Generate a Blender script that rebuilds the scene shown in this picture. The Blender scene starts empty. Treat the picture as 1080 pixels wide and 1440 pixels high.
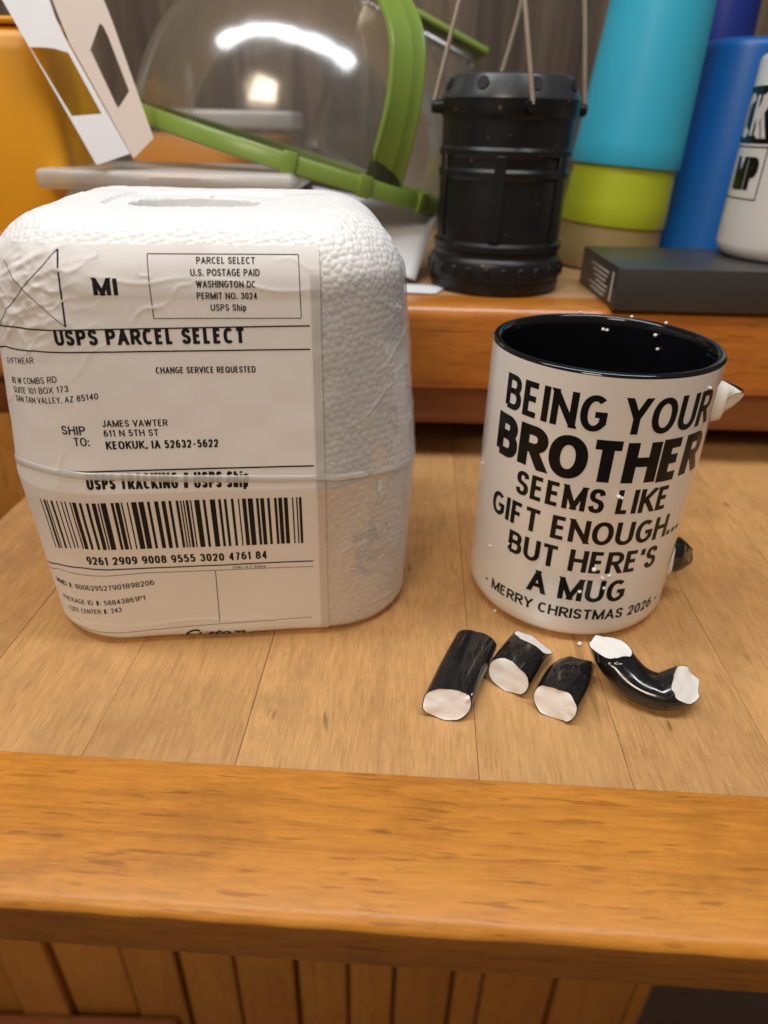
import bpy, bmesh, math, random
import numpy as np
from mathutils import Vector, Matrix

random.seed(7); np.random.seed(7)
scene = bpy.context.scene
COL = scene.collection
MM = 0.001

# ------------------------------------------------------------------ camera
PITCH, ROLL, CAMZ, FPX = math.radians(29.838), math.radians(1.441), 174.385, 949.53
_f = Vector((0, math.cos(PITCH), -math.sin(PITCH))); _u0 = Vector((0, math.sin(PITCH), math.cos(PITCH))); _r0 = Vector((1, 0, 0))
_r = math.cos(ROLL)*_r0 + math.sin(ROLL)*_u0; _u = -math.sin(ROLL)*_r0 + math.cos(ROLL)*_u0
cd = bpy.data.cameras.new('camera'); cam = bpy.data.objects.new('camera', cd); COL.objects.link(cam)
cam.matrix_world = Matrix(((_r.x, _u.x, -_f.x, 0), (_r.y, _u.y, -_f.y, 0), (_r.z, _u.z, -_f.z, CAMZ*MM), (0, 0, 0, 1)))
cd.sensor_fit = 'VERTICAL'; cd.sensor_height = 36; cd.lens = FPX/1440*36
cd.clip_start = 0.01; cd.clip_end = 50
cd.dof.use_dof = True; cd.dof.focus_distance = 0.226; cd.dof.aperture_fstop = 8.6
scene.camera = cam

# ------------------------------------------------------------------ light
world = bpy.data.worlds.new('World'); scene.world = world; world.use_nodes = True
bg = world.node_tree.nodes['Background']; bg.inputs[0].default_value = (1.0, 0.80, 0.64, 1); bg.inputs[1].default_value = 0.085

def area(name, loc, target, sx, sy, power, col):
    l = bpy.data.lights.new(name, 'AREA'); l.shape = 'RECTANGLE'; l.size = sx; l.size_y = sy; l.energy = power; l.color = col
    o = bpy.data.objects.new(name, l); COL.objects.link(o); o.location = loc
    o.rotation_euler = (Vector(target)-Vector(loc)).to_track_quat('-Z', 'Y').to_euler()
    return o
area('tube_light', (-0.06, 0.20, 0.86), (-0.05, 0.27, 0), 1.1, 0.10, 5.2, (0.95, 0.975, 1.0))
area('room_lamp', (-0.55, -1.05, 1.25), (0, 0.25, 0.05), 0.5, 0.4, 9.6, (1.0, 0.80, 0.61))

vs = scene.view_settings
vs.view_transform = 'Standard'; vs.look = 'None'; vs.gamma = 1.0; vs.exposure = 0.33; vs.use_curve_mapping = False
scene.render.engine = 'CYCLES'
scene.cycles.max_bounces = 10; scene.cycles.transparent_max_bounces = 16

# ------------------------------------------------------------------ node helpers / materials
class NT:
    def __init__(s, name):
        s.m = bpy.data.materials.new(name); s.m.use_nodes = True; s.t = s.m.node_tree; s.n = s.t.nodes
        s.b = s.n['Principled BSDF']; s.out = s.n['Material Output']
    def add(s, typ, **kw):
        nd = s.n.new(typ)
        for k, v in kw.items():
            if k.startswith('i_'):
                key = k[2:]; key = int(key) if key.isdigit() else key.replace('_', ' ')
                nd.inputs[key].default_value = v
            else: setattr(nd, k, v)
        return nd
    def link(s, a, b): s.t.links.new(a, b)
    def ramp(s, fac, stops, interp='LINEAR'):
        r = s.add('ShaderNodeValToRGB'); r.color_ramp.interpolation = interp
        e = r.color_ramp.elements
        while len(e) < len(stops): e.new(0.5)
        for el, (p, c) in zip(e, stops):
            el.position = p; el.color = c if len(c) == 4 else (*c, 1)
        s.link(fac, r.inputs[0]); return r.outputs[0]
    def mix(s, fac, a, b, mode='MIX'):
        m = s.add('ShaderNodeMix', data_type='RGBA', blend_type=mode)
        for sock, v in ((m.inputs[0], fac), (m.inputs[6], a), (m.inputs[7], b)):
            if hasattr(v, 'is_linked') or hasattr(v, 'links'): s.link(v, sock)
            elif isinstance(v, (int, float)): sock.default_value = v
            else: sock.default_value = (*v, 1) if len(v) == 3 else v
        return m.outputs[2]
    def coords(s, scale=(1, 1, 1), rnd=True, rot=(0, 0, 0)):
        tc = s.add('ShaderNodeTexCoord'); mp = s.add('ShaderNodeMapping'); mp.inputs['Scale'].default_value = scale; mp.inputs['Rotation'].default_value = rot
        if rnd:
            oi = s.add('ShaderNodeObjectInfo'); va = s.add('ShaderNodeVectorMath', operation='MULTIPLY_ADD')
            s.link(oi.outputs['Random'], va.inputs[0]); va.inputs[1].default_value = (3.1, 2.3, 1.7); s.link(tc.outputs['Object'], va.inputs[2])
            s.link(va.outputs[0], mp.inputs['Vector'])
        else: s.link(tc.outputs['Object'], mp.inputs['Vector'])
        return mp.outputs[0]
    def noise(s, vec, scale, detail=4, rough=.55, dist=0.0):
        n = s.add('ShaderNodeTexNoise', i_Scale=scale, i_Detail=detail, i_Roughness=rough, i_Distortion=dist); s.link(vec, n.inputs['Vector']); return n.outputs['Fac']
    def bump(s, h, strength, dist):
        b = s.add('ShaderNodeBump', i_Strength=strength, i_Distance=dist); s.link(h, b.inputs['Height']); s.link(b.outputs[0], s.b.inputs['Normal']); return b

def plain(name, col, rough=.5, metal=0, coat=0, var=.08, vscale=60, bump=0, bscale=900, **kw):
    t = NT(name); v = t.coords(rnd=False)
    n = t.noise(v, vscale, 5)
    c = t.mix(n, tuple(x*(1-var) for x in col), tuple(min(1, x*(1+var)) for x in col)); t.link(c, t.b.inputs['Base Color'])
    t.b.inputs['Metallic'].default_value = metal; t.b.inputs['Coat Weight'].default_value = coat
    rr = t.add('ShaderNodeMapRange', i_To_Min=max(0, rough-.07), i_To_Max=rough+.07); t.link(t.noise(v, vscale*3, 3), rr.inputs[0]); t.link(rr.outputs[0], t.b.inputs['Roughness'])
    if bump: t.bump(t.noise(v, bscale, 3), bump, .0004)
    for k, val in kw.items(): t.b.inputs[k.replace('_', ' ')].default_value = val
    return t.m

def wood(name, light, mid, dark, axis, ring=30, lines=6.0, rough=.45, coat=0.0, fibre=.35, stain=.0, streak=.5, fleck=.3, pores=.55):
    """grain runs along axis 0/1/2 of the object"""
    t = NT(name)
    sc = [1, 1, 1]; sc[axis] = .10
    v = t.coords(tuple(sc))
    warp = t.noise(v, 18, 3, .5, .6)
    # growth rings: long wavering lines along the grain
    sl = [1, 1, 1]; sl[axis] = .16
    vl = t.coords(tuple(sl)); big = t.noise(vl, 16, 3, .5, .3)
    sep = t.add('ShaderNodeSeparateXYZ'); t.link(t.coords((1, 1, 1)), sep.inputs[0])
    m1 = t.add('ShaderNodeMath', operation='MULTIPLY', i_1=float(ring)); t.link(sep.outputs[1 if axis == 0 else 0], m1.inputs[0])
    m3 = t.add('ShaderNodeMath', operation='MULTIPLY_ADD', i_1=float(ring)*.5); t.link(sep.outputs[2 if axis != 2 else 1], m3.inputs[0]); t.link(m1.outputs[0], m3.inputs[2])
    m2 = t.add('ShaderNodeMath', operation='MULTIPLY_ADD', i_1=lines); t.link(big, m2.inputs[0]); t.link(m3.outputs[0], m2.inputs[2])
    fr = t.add('ShaderNodeMath', operation='FRACT'); t.link(m2.outputs[0], fr.inputs[0])
    line = t.ramp(fr.outputs[0], [(0, (.35, .35, .35)), (.07, (0, 0, 0)), (.55, (.06, .06, .06)), (.94, (.9, .9, .9)), (1, (.4, .4, .4))])
    lv = t.ramp(t.noise(v, 45, 3), [(.36, (.10, .10, .10)), (.58, (1, 1, 1))])   # lines fade in and out
    line = t.mix(1.0, line, lv, 'MULTIPLY')
    sf = [1, 1, 1]; sf[axis] = .07
    v2 = t.coords(tuple(sf)); fib = t.noise(v2, 1500, 4, .75)
    sg = [1, 1, 1]; sg[axis] = .12
    v5 = t.coords(tuple(sg)); fib2 = t.noise(v5, 520, 4, .65)
    c = t.mix(t.ramp(warp, [(.3, (0, 0, 0)), (.7, (1, 1, 1))]), light, mid)
    lm = t.add('ShaderNodeMath', operation='MULTIPLY', i_1=streak); t.link(line, lm.inputs[0])
    c = t.mix(lm.outputs[0], c, dark)
    c = t.mix(fibre, c, t.ramp(fib, [(.38, tuple(x*.5 for x in mid)), (.58, tuple(min(1, x*1.15) for x in light))]))
    c = t.mix(fleck, c, t.ramp(fib2, [(.36, tuple(x*.62 for x in mid)), (.60, tuple(min(1, x*1.12) for x in light))]))
    sp = [1, 1, 1]; sp[axis] = .2
    v3 = t.coords(tuple(sp)); pore = t.noise(v3, 190, 2, .5)
    pm = t.ramp(pore, [(.71, (0, 0, 0)), (.79, (.85, .85, .85))]); c = t.mix(pm, c, tuple(x*.35 for x in dark))
    sq_ = [1, 1, 1]; sq_[axis] = .09
    pr_ = t.noise(t.coords(tuple(sq_)), 620, 2, .5); c = t.mix(t.ramp(pr_, [(.62, (0, 0, 0)), (.68, (pores, pores, pores))]), c, tuple(x*.8 for x in dark))
    sw_ = [1, 1, 1]; sw_[axis] = .035
    v6 = t.coords(tuple(sw_), rot=(0, 0, .06)); scr = t.noise(v6, 150, 1, .4); c = t.mix(t.ramp(scr, [(.745, (0, 0, 0)), (.765, (.55, .55, .55))]), c, tuple(x*.5 for x in dark))
    wn = t.noise(t.coords((1, 1, 1)), 9, 5, .6); c = t.mix(t.ramp(wn, [(.42, (0, 0, 0)), (.68, (.30, .30, .30))]), c, tuple(min(1, x*1.25) for x in light))
    if stain:
        v4 = t.coords((1, 1, 1)); st = t.noise(v4, 26, 7, .7); sm = t.ramp(st, [(.5, (0, 0, 0)), (.70, (stain, stain, stain))]); c = t.mix(sm, c, tuple(x*.55 for x in mid))
    oi = t.add('ShaderNodeObjectInfo'); hv = t.add('ShaderNodeHueSaturation'); mr = t.add('ShaderNodeMapRange', i_To_Min=.90, i_To_Max=1.10); t.link(oi.outputs['Random'], mr.inputs[0]); t.link(mr.outputs[0], hv.inputs['Value']); t.link(c, hv.inputs['Color'])
    t.link(hv.outputs[0], t.b.inputs['Base Color'])
    rr = t.add('ShaderNodeMapRange', i_To_Min=rough-.1, i_To_Max=rough+.12); t.link(fib2, rr.inputs[0]); t.link(rr.outputs[0], t.b.inputs['Roughness'])
    t.b.inputs['Coat Weight'].default_value = coat; t.b.inputs['Coat Roughness'].default_value = .25
    t.bump(fib, .25, .0002)
    return t.m

def film(name, tint=(1, 1, 1), gloss=.10, rough=.12, haze=0.0, hazecol=(.8, .8, .8), fres=1.1):
    """thin clear plastic: mostly lets light through, reflects by angle, a little milky"""
    t = NT(name); t.n.remove(t.b)
    tr = t.add('ShaderNodeBsdfTransparent'); tr.inputs[0].default_value = (*tint, 1)
    gl = t.add('ShaderNodeBsdfGlossy', i_Roughness=rough); gl.inputs[0].default_value = (1, 1, 1, 1)
    fz = t.add('ShaderNodeFresnel', i_IOR=1.5); ad = t.add('ShaderNodeMath', operation='MULTIPLY_ADD', i_1=fres, i_2=gloss-.04*fres); ad.use_clamp = True; t.link(fz.outputs[0], ad.inputs[0])
    v = t.coords(rnd=False); n = t.noise(v, 120, 4)
    bp = t.add('ShaderNodeBump', i_Strength=.25, i_Distance=.004); t.link(t.noise(v, 26, 2), bp.inputs['Height']); t.link(bp.outputs[0], gl.inputs['Normal'])
    base = tr
    if haze:
        df = t.add('ShaderNodeBsdfDiffuse'); df.inputs[0].default_value = (*hazecol, 1)
        m0 = t.add('ShaderNodeMixShader'); hz = t.add('ShaderNodeMapRange', i_To_Min=haze*.85, i_To_Max=haze*1.15); t.link(n, hz.inputs[0]); t.link(hz.outputs[0], m0.inputs[0]); t.link(tr.outputs[0], m0.inputs[1]); t.link(df.outputs[0], m0.inputs[2]); base = m0
    m = t.add('ShaderNodeMixShader'); t.link(ad.outputs[0], m.inputs[0]); t.link(base.outputs[0], m.inputs[1]); t.link(gl.outputs[0], m.inputs[2]); t.link(m.outputs[0], t.out.inputs[0])
    return t.m

def foam_mat():
    t = NT('expanded_foam'); v = t.coords(rnd=False)
    n = t.noise(v, 900, 3); c = t.mix(n, (.84, .84, .845), (.92, .92, .92)); t.link(c, t.b.inputs['Base Color'])
    t.b.inputs['Roughness'].default_value = .42; t.b.inputs['Subsurface Weight'].default_value = .12
    t.b.inputs['Subsurface Radius'].default_value = (.002, .002, .002); t.b.inputs['Subsurface Scale'].default_value = 1.0
    t.bump(t.noise(v, 2200, 2), .15, .0001); return t.m

def break_mat():
    t = NT('bare_ceramic'); v = t.coords(rnd=False)
    n = t.noise(v, 380, 6, .65); c = t.mix(n, (.88, .84, .79), (.96, .94, .91)); t.link(c, t.b.inputs['Base Color'])
    t.b.inputs['Roughness'].default_value = .8; t.bump(t.noise(v, 420, 5, .7), .35, .0006); return t.m

def glaze_black():
    t = NT('black_glaze'); v = t.coords(rnd=False)
    sm = t.noise(v, 160, 6, .7)
    c = t.mix(t.ramp(sm, [(.5, (0, 0, 0)), (.8, (.5, .5, .5))]), (.010, .010, .011), (.035, .032, .03)); t.link(c, t.b.inputs['Base Color'])
    rr = t.ramp(t.noise(v, 240, 5, .7), [(.4, (.07, .07, .07)), (.75, (.38, .38, .38))]); t.link(rr, t.b.inputs['Roughness'])
    t.b.inputs['Coat Weight'].default_value = .4; return t.m

def lantern_mat():
    t = NT('dusty_black_plastic'); v = t.coords(rnd=False)
    d = t.noise(v, 260, 3, .5); sp = t.ramp(d, [(.70, (0, 0, 0)), (.76, (.7, .7, .7))])
    d2 = t.noise(v, 40, 5); base = t.mix(t.ramp(d2, [(.4, (0, 0, 0)), (.8, (.5, .5, .5))]), (.009, .009, .010), (.026, .023, .021))
    t.link(t.mix(sp, base, (.30, .21, .12)), t.b.inputs['Base Color'])
    t.b.inputs['Roughness'].default_value = .34; t.b.inputs['Specular IOR Level'].default_value = .32; return t.m

def paper_mat():
    t = NT('label_paper'); v = t.coords(rnd=False)
    n = t.noise(v, 45, 5, .6); c = t.mix(n, (.82, .81, .80), (.89, .885, .88)); t.link(c, t.b.inputs['Base Color'])
    t.b.inputs['Roughness'].default_value = .5; t.b.inputs['Coat Weight'].default_value = .10; t.b.inputs['Coat Roughness'].default_value = .3
    t.bump(t.noise(v, 130, 4), .10, .0006); return t.m

def wall_mat():
    t = NT('dark_wall_panelling'); v = t.coords((1, 1, .05), rnd=False)
    n = t.noise(v, 22, 5, .6, .8); n2 = t.noise(v, 90, 4)
    c = t.ramp(n, [(.30, (.022, .015, .010)), (.46, (.06, .041, .027)), (.56, (.19, .135, .09)), (.64, (.07, .047, .032)), (.75, (.16, .11, .075))])
    c = t.mix(.4, c, t.ramp(n2, [(.3, (.03, .02, .014)), (.7, (.16, .115, .08))])); t.link(c, t.b.inputs['Base Color'])
    t.b.inputs['Roughness'].default_value = .55; return t.m

M = dict(
    pale=wood('pale_maple', (.63, .355, .14), (.54, .28, .098), (.32, .14, .04), 1, ring=55, lines=6, rough=.40, coat=.15, fibre=.34, stain=.42, streak=.34, fleck=.22, pores=.22),
    orange=wood('orange_varnished_pine', (.64, .265, .036), (.55, .20, .024), (.22, .062, .008), 0, ring=60, lines=10, rough=.42, coat=.06, fibre=.30, stain=.5, streak=.75, fleck=.24),
    counter=wood('tan_counter_wood', (.50, .30, .15), (.42, .24, .11), (.25, .13, .05), 0, ring=80, rough=.45, fibre=.3, stain=.2, streak=.3),
    nose=wood('glossy_orange_oak', (.60, .22, .028), (.50, .155, .017), (.24, .065, .008), 0, ring=90, rough=.3, coat=.5, fibre=.2, streak=.5),
    redwood=wood('red_brown_moulding', (.30, .105, .03), (.24, .08, .022), (.13, .04, .012), 0, ring=60, rough=.4, coat=.2, fibre=.2),
    bead=wood('cabinet_pine', (.64, .29, .055), (.54, .22, .038), (.30, .10, .016), 2, ring=50, rough=.5, coat=.1, fibre=.2, streak=.45),
    edge=wood('dark_board_edge', (.33, .135, .022), (.26, .095, .014), (.11, .032, .006), 0, ring=120, lines=5, rough=.5, fibre=.3, stain=.6, streak=.7, fleck=.3),
    foam=foam_mat(), paper=paper_mat(), brk=break_mat(), black=glaze_black(), lantern=lantern_mat(), wall=wall_mat(),
    lining=plain('black_lining_glaze', (.006, .006, .008), .10, var=.2, vscale=60),
    ink=plain('printing_ink', (.014, .013, .013), .5, var=.25, vscale=400, Specular_IOR_Level=.2),
    mugink=plain('mug_print', (.008, .008, .008), .22, var=.2, vscale=200, Specular_IOR_Level=.25),
    white=plain('white_glaze', (.88, .87, .85), .09, coat=.4, var=.015, vscale=30),
    whitemug=plain('white_mug_glaze', (.78, .76, .74), .12, coat=.3, var=.02, vscale=30),
    tape=film('clear_tape', gloss=.12, rough=.10, fres=.45, haze=.03),
    clear=film('clear_plastic', tint=(.96, .97, .97), gloss=.11, rough=.17, haze=.02),
    satin_clear=film('satin_clear_plastic', tint=(.95, .96, .96), gloss=.06, rough=.5, haze=.02, fres=.6),
    milky=film('milky_plastic', tint=(.9, .9, .88), gloss=.06, rough=.25, haze=.42, hazecol=(.86, .85, .82), fres=.5),
    band=film('white_band', gloss=.08, rough=.25, haze=.55, hazecol=(.84, .83, .81), fres=.5),
    green=plain('lime_green_plastic', (.19, .285, .05), .34, var=.06),
    yellow=plain('amber_plastic', (.80, .36, .012), .42, var=.05, vscale=15),
    card=plain('white_card', (.78, .78, .80), .6, var=.03, bump=.1),
    cardin=plain('bare_card', (.72, .60, .52), .7, var=.05, bump=.1),
    teal=plain('teal_silicone', (.045, .46, .66), .40, var=.08, vscale=14, Subsurface_Weight=.4, Subsurface_Scale=.02),
    lime=plain('lime_silicone', (.44, .50, .02), .45, var=.08, vscale=14),
    tan=plain('tan_silicone', (.32, .235, .09), .5, var=.08, vscale=14),
    blue=plain('blue_plastic', (.006, .125, .46), .38, var=.08, vscale=14),
    navy=plain('navy_plastic', (.01, .028, .22), .4, var=.08),
    dark=plain('charcoal_box_card', (.045, .042, .040), .38, var=.12, vscale=40),
    grey=plain('grey_steel', (.10, .095, .09), .35, metal=.3, var=.15),
    wire=plain('dull_wire', (.52, .44, .35), .42, metal=.6, var=.1),
    cap=plain('sheeny_black_plastic', (.035, .037, .043), .30, var=.2, vscale=80),
    hole=plain('black_recess', (.006, .006, .006), .7),
    print=plain('pale_print', (.55, .55, .53), .6),
    bluepaper=plain('white_paper', (.74, .76, .80), .6, var=.04, bump=.1),
    bare=plain('cut_foam_bead', (.88, .87, .86), .5, var=.03),
)

# ------------------------------------------------------------------ object helpers (all lengths in millimetres)
def thing(name, label, cat, loc=(0, 0, 0), rotz=0.0, group=None):
    o = bpy.data.objects.new(name, None); COL.objects.link(o); o.empty_display_size = .01
    o.location = [c*MM for c in loc]; o.rotation_euler = (0, 0, rotz); tag(o, label, cat, group); return o
def tag(o, label, cat, group=None):
    o['label'] = label; o['category'] = cat
    if group: o['group'] = group
    return o
def obj(name, verts, faces, mat, parent=None, smooth=True, auto=None):
    me = bpy.data.meshes.new(name)
    me.from_pydata((np.asarray(verts, dtype=float)*MM).tolist(), [], faces)
    me.materials.append(M[mat]); 
    if smooth: me.polygons.foreach_set('use_smooth', [True]*len(me.polygons))
    me.update()
    if auto is not None and smooth:
        try: me.set_sharp_from_angle(angle=math.radians(auto))
        except Exception: pass
    o = bpy.data.objects.new(name, me); COL.objects.link(o)
    if parent: o.parent = parent
    return o
def bm_obj(name, bm, mat, parent=None, smooth=False, auto=None):
    bmesh.ops.recalc_face_normals(bm, faces=bm.faces[:])
    bm.verts.ensure_lookup_table(); bm.verts.index_update()
    v = [tuple(x.co) for x in bm.verts]; f = [[x.index for x in fc.verts] for fc in bm.faces]; bm.free()
    return obj(name, v, f, mat, parent, smooth, auto)
def box_bm(x0, x1, y0, y1, z0, z1, bev=0, seg=2):
    bm = bmesh.new(); bmesh.ops.create_cube(bm, size=1)
    for v in bm.verts: v.co = Vector((x0 if v.co.x < 0 else x1, y0 if v.co.y < 0 else y1, z0 if v.co.z < 0 else z1))
    if bev: bmesh.ops.bevel(bm, geom=bm.edges[:], offset=bev, segments=seg, profile=.5, affect='EDGES')
    return bm
def box(name, x0, x1, y0, y1, z0, z1, mat, parent=None, bev=0, seg=2):
    return bm_obj(name, box_bm(x0, x1, y0, y1, z0, z1, bev, seg), mat, parent, bev > 0, 40)
def grid_faces(nr, nc, close=False):
    f = []
    for i in range(nr-1):
        for j in range(nc if close else nc-1):
            k = (j+1) % nc; f.append((i*nc+j, i*nc+k, (i+1)*nc+k, (i+1)*nc+j))
    return f
def lathe_pts(prof, n=96, cx=0, cy=0, z0=0):
    a = np.arange(n)*2*np.pi/n; v = []
    for r, z in prof: v += [(cx+r*math.cos(t), cy+r*math.sin(t), z0+z) for t in a]
    return v
def lathe(name, prof, mat, parent=None, n=96, auto=35, cap0=False, cap1=False, cx=0, cy=0, z0=0):
    v = lathe_pts(prof, n, cx, cy, z0); f = grid_faces(len(prof), n, True)
    if cap0: f.append(tuple(range(n-1, -1, -1)))
    if cap1: f.append(tuple((len(prof)-1)*n+i for i in range(n)))
    return obj(name, v, f, mat, parent, True, auto)
def smooth_path(pts, n):
    """Catmull-Rom through points"""
    P = [np.array(p, float) for p in pts]; P = [2*P[0]-P[1]]+P+[2*P[-1]-P[-2]]; out = []
    m = len(P)-3
    for k in range(n):
        t = k/(n-1)*m; i = min(int(t), m-1); u = t-i; a, b, c, d = P[i:i+4]
        out.append(.5*((2*b)+(-a+c)*u+(2*a-5*b+4*c-d)*u*u+(-a+3*b-3*c+d)*u**3))
    return np.array(out)
def tube(name, pts, rad, mat, parent=None, n=10, steps=None, smoothpath=True):
    p = smooth_path(pts, steps or 8*len(pts)) if smoothpath else np.array(pts, float)
    v = []; up = np.array([0.13, .21, 1.0])
    for i in range(len(p)):
        d = p[min(i+1, len(p)-1)]-p[max(i-1, 0)]; d /= np.linalg.norm(d); s = np.cross(d, up)
        if np.linalg.norm(s) < .1: s = np.cross(d, [1, 0, 0])
        s /= np.linalg.norm(s); w = np.cross(s, d)
        for k in range(n): a = 2*np.pi*k/n; v.append(p[i]+rad*(math.cos(a)*s+math.sin(a)*w))
    f = grid_faces(len(p), n, True); f.append(tuple(range(n-1, -1, -1))); f.append(tuple((len(p)-1)*n+k for k in range(n)))
    return obj(name, v, f, mat, parent, True, 50)
def vnoise(p, seed=0):
    """cheap smooth value noise for n x 3 arrays"""
    p = np.asarray(p, float); i = np.floor(p).astype(np.int64); f = p-i; f = f*f*(3-2*f); r = 0
    def h(a): 
        n = a[:, 0]*374761393+a[:, 1]*668265263+a[:, 2]*2147483647+seed*974634757; n = (n ^ (n >> 13))*1274126177; n = n ^ (n >> 16); return (n & 0xffff)/65535.0
    for dx in (0, 1):
        for dy in (0, 1):
            for dz in (0, 1):
                w = (f[:, 0] if dx else 1-f[:, 0])*(f[:, 1] if dy else 1-f[:, 1])*(f[:, 2] if dz else 1-f[:, 2]); r = r+w*h(i+np.array([dx, dy, dz]))
    return r*2-1

# --- lettering: plain sans letters drawn as strokes of even width, fitted to a line and bent onto a surface
def _el(cx, cy, rx, ry, a0, a1, n=16): return [('e', cx, cy, rx, ry, math.radians(a0+(a1-a0)*k/n)) for k in range(n+1)]
def _sm(*p): return [tuple(q) for q in smooth_path([(x, y, 0) for x, y in p], 6*len(p))[:, :2]]
_S = _sm((.95, .78), (.82, .95), (.5, 1), (.16, .94), (.04, .75), (.17, .58), (.5, .505), (.84, .42), (.97, .24), (.83, .05), (.5, 0), (.17, .05), (.02, .23))
_P = [(0, 0), (0, 1), (.5, 1)]+_el(.52, .74, .48, .26, 90, -90)+[(0, .48)]
_6 = [('c', _el(.5, .32, .5, .32, 0, 360)), ('s', _sm((0, .32), (.04, .64), (.22, .92), (.54, 1), (.88, .95)))]
def _rot(g): return [(k, [('e', 1-q[1], 1-q[2], q[3], q[4], q[5]+math.pi) if q[0] == 'e' else (1-q[0], 1-q[1]) for q in p]) for k, p in g]
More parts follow.
